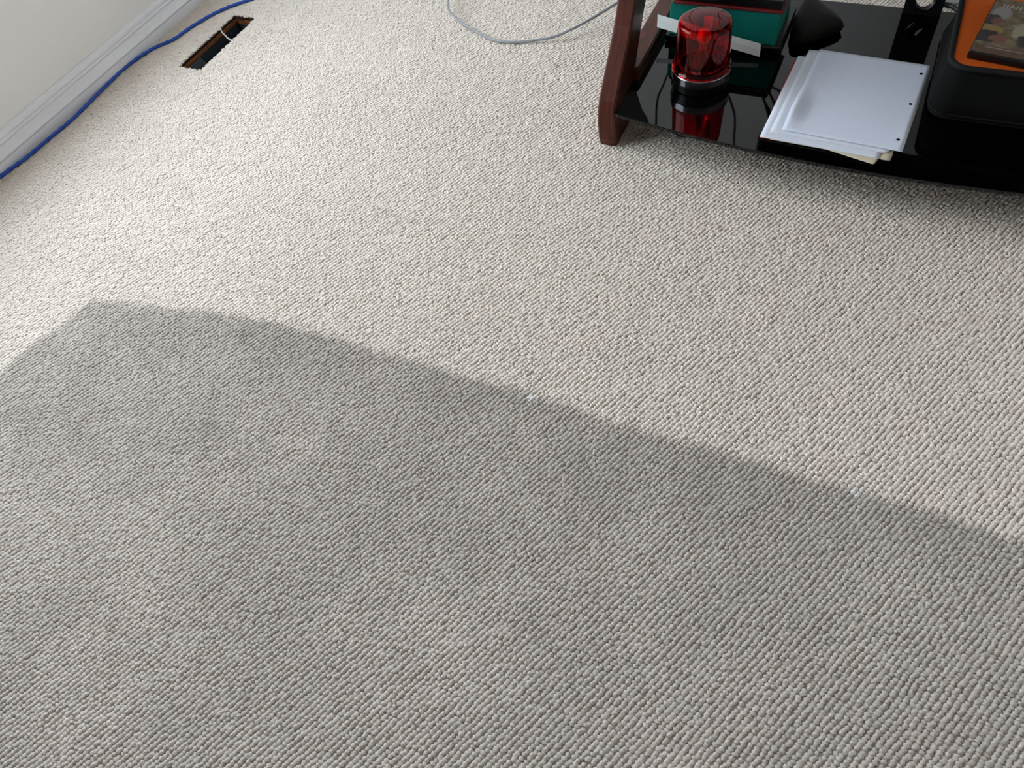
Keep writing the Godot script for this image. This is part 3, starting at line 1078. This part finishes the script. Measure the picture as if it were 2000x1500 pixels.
func cable(called: String, raw: Array, r: float, m: Material, label: String, lobes := 0.0, twist := 0.0, per := 8, group := "") -> void:
	var st := begin(true)
	tube(st, smooth_path(raw, per), r, 10, 1.0, lobes, twist)
	var t := thing(called, label, "cable", Vector3.ZERO, 0.0, group)
	put("jacket", done(st), m, t)

func build_cables() -> void:
	var st: SurfaceTool
	var y := 0.0068
	var blue := []
	for p in [[0.019, -0.30], [0.022, -0.45], [0.026, -0.60], [0.020, -0.72], [0.0205, -0.788], [0.0315, -0.860], [0.0345, -0.948], [0.0375, -1.020], [0.0275, -1.130], [0.0215, -1.205], [0.0190, -1.243], [0.0255, -1.304], [0.040, -1.355], [0.070, -1.405], [0.083, -1.475], [0.116, -1.5645], [0.176, -1.638], [0.27, -1.72], [0.42, -1.80], [0.60, -1.87], [0.9, -1.93], [1.4, -1.945], [1.79, -1.948], [1.85, -1.972], [2.2, -2.012], [2.7, -2.012]]:
		blue.append(Vector3(p[0], y, p[1]))
	cable("blue_cable", blue, 0.0041, M.blue_jacket, "twisted blue cable lying along the white baseboard", 0.14, 130.0, 14)
	var grey := []
	for p in [[0.72, 0.045, -1.86], [0.775, 0.034, -1.775], [0.806, 0.026, -1.700], [0.829, 0.022, -1.665], [0.870, 0.014, -1.640], [0.935, 0.0085, -1.612], [0.986, 0.0072, -1.592], [1.026, 0.0068, -1.590], [1.065, 0.0072, -1.598], [1.101, 0.010, -1.610], [1.148, 0.018, -1.624], [1.193, 0.028, -1.662], [1.229, 0.034, -1.712], [1.262, 0.040, -1.765], [1.32, 0.055, -1.84], [1.42, 0.10, -1.90], [1.55, 0.2, -1.92]]:
		grey.append(Vector3(p[0], p[1], p[2]))
	cable("grey_cable", grey, 0.0034, M.grey_jacket, "light grey cable curving in a loose loop beside the stand")
	cable("black_cable", [Vector3(1.955, 0.0075, -1.925), Vector3(1.985, 0.0075, -1.948), Vector3(2.01, 0.0075, -1.945), Vector3(2.04, 0.0075, -1.92), Vector3(2.15, 0.0075, -1.88), Vector3(2.3, 0.0075, -1.86)], 0.0055, M.black_jacket, "black cable on the carpet behind the centre post")
	var ps := thing("power_strip", "white power strip on the carpet behind the centre post", "power strip", Vector3(2.12, 0.003, -1.985))
	st = begin()
	cbox(st, Vector3(-0.13, 0, -0.022), Vector3(0.13, 0.028, 0.022), 0.004)
	put("case", done(st), M.white_card, ps)
	st = begin(true)
	tube(st, smooth_path([Vector3(1.936, 0.60, -1.783), Vector3(1.936, 0.30, -1.783), Vector3(1.936, 0.165, -1.783), Vector3(1.943, 0.138, -1.783), Vector3(1.962, 0.122, -1.784), Vector3(1.974, 0.09, -1.788), Vector3(1.974, 0.04, -1.80), Vector3(1.972, 0.014, -1.83)], 8), 0.0098, 10)
	tube(st, smooth_path([Vector3(1.956, 0.60, -1.783), Vector3(1.956, 0.30, -1.783), Vector3(1.957, 0.175, -1.783), Vector3(1.966, 0.150, -1.785), Vector3(1.972, 0.120, -1.800), Vector3(1.972, 0.04, -1.815), Vector3(1.970, 0.014, -1.85)], 8), 0.0098, 10)
	var bundle := thing("cable_bundle", "thick black cables hanging behind the centre post and its hole", "cable")
	put("jacket", done(st), M.black_jacket, bundle)
	# leads hanging behind the shelf from the equipment above; the black glass mirrors them
	for l in [
		[[[1.28, 0.80, -2.033], [1.30, 0.72, -1.99], [1.325, 0.62, -1.90], [1.338, 0.55, -1.865], [1.339, 0.504, -1.86], [1.343, 0.46, -1.86], [1.357, 0.418, -1.86], [1.372, 0.377, -1.86], [1.41, 0.31, -1.85], [1.50, 0.27, -1.82], [1.62, 0.31, -1.77], [1.70, 0.44, -1.722]], "thin black lead hanging behind the shelf nearest the cherry leg"],
		[[[1.58, 0.80, -2.033], [1.578, 0.70, -1.97], [1.575, 0.62, -1.89], [1.571, 0.562, -1.86], [1.569, 0.524, -1.86], [1.564, 0.483, -1.86], [1.553, 0.452, -1.86], [1.538, 0.415, -1.86], [1.535, 0.36, -1.85], [1.58, 0.31, -1.82], [1.66, 0.34, -1.77], [1.74, 0.46, -1.722]], "thin black lead hanging behind the shelf and second from the cherry leg"],
		[[[1.72, 0.66, -2.033], [1.70, 0.58, -1.95], [1.672, 0.50, -1.87], [1.655, 0.452, -1.86], [1.642, 0.434, -1.86], [1.631, 0.41, -1.86], [1.64, 0.375, -1.85], [1.70, 0.37, -1.80], [1.80, 0.47, -1.722]], "thin black lead hanging behind the shelf nearest the centre post"]]:
		var pts := []
		for p in l[0]:
			pts.append(Vector3(p[0], p[1], p[2]))
		cable("hanging_lead", pts, 0.0032, M.black_jacket, l[1], 0.0, 0.0, 8, "black leads hanging behind the stand")
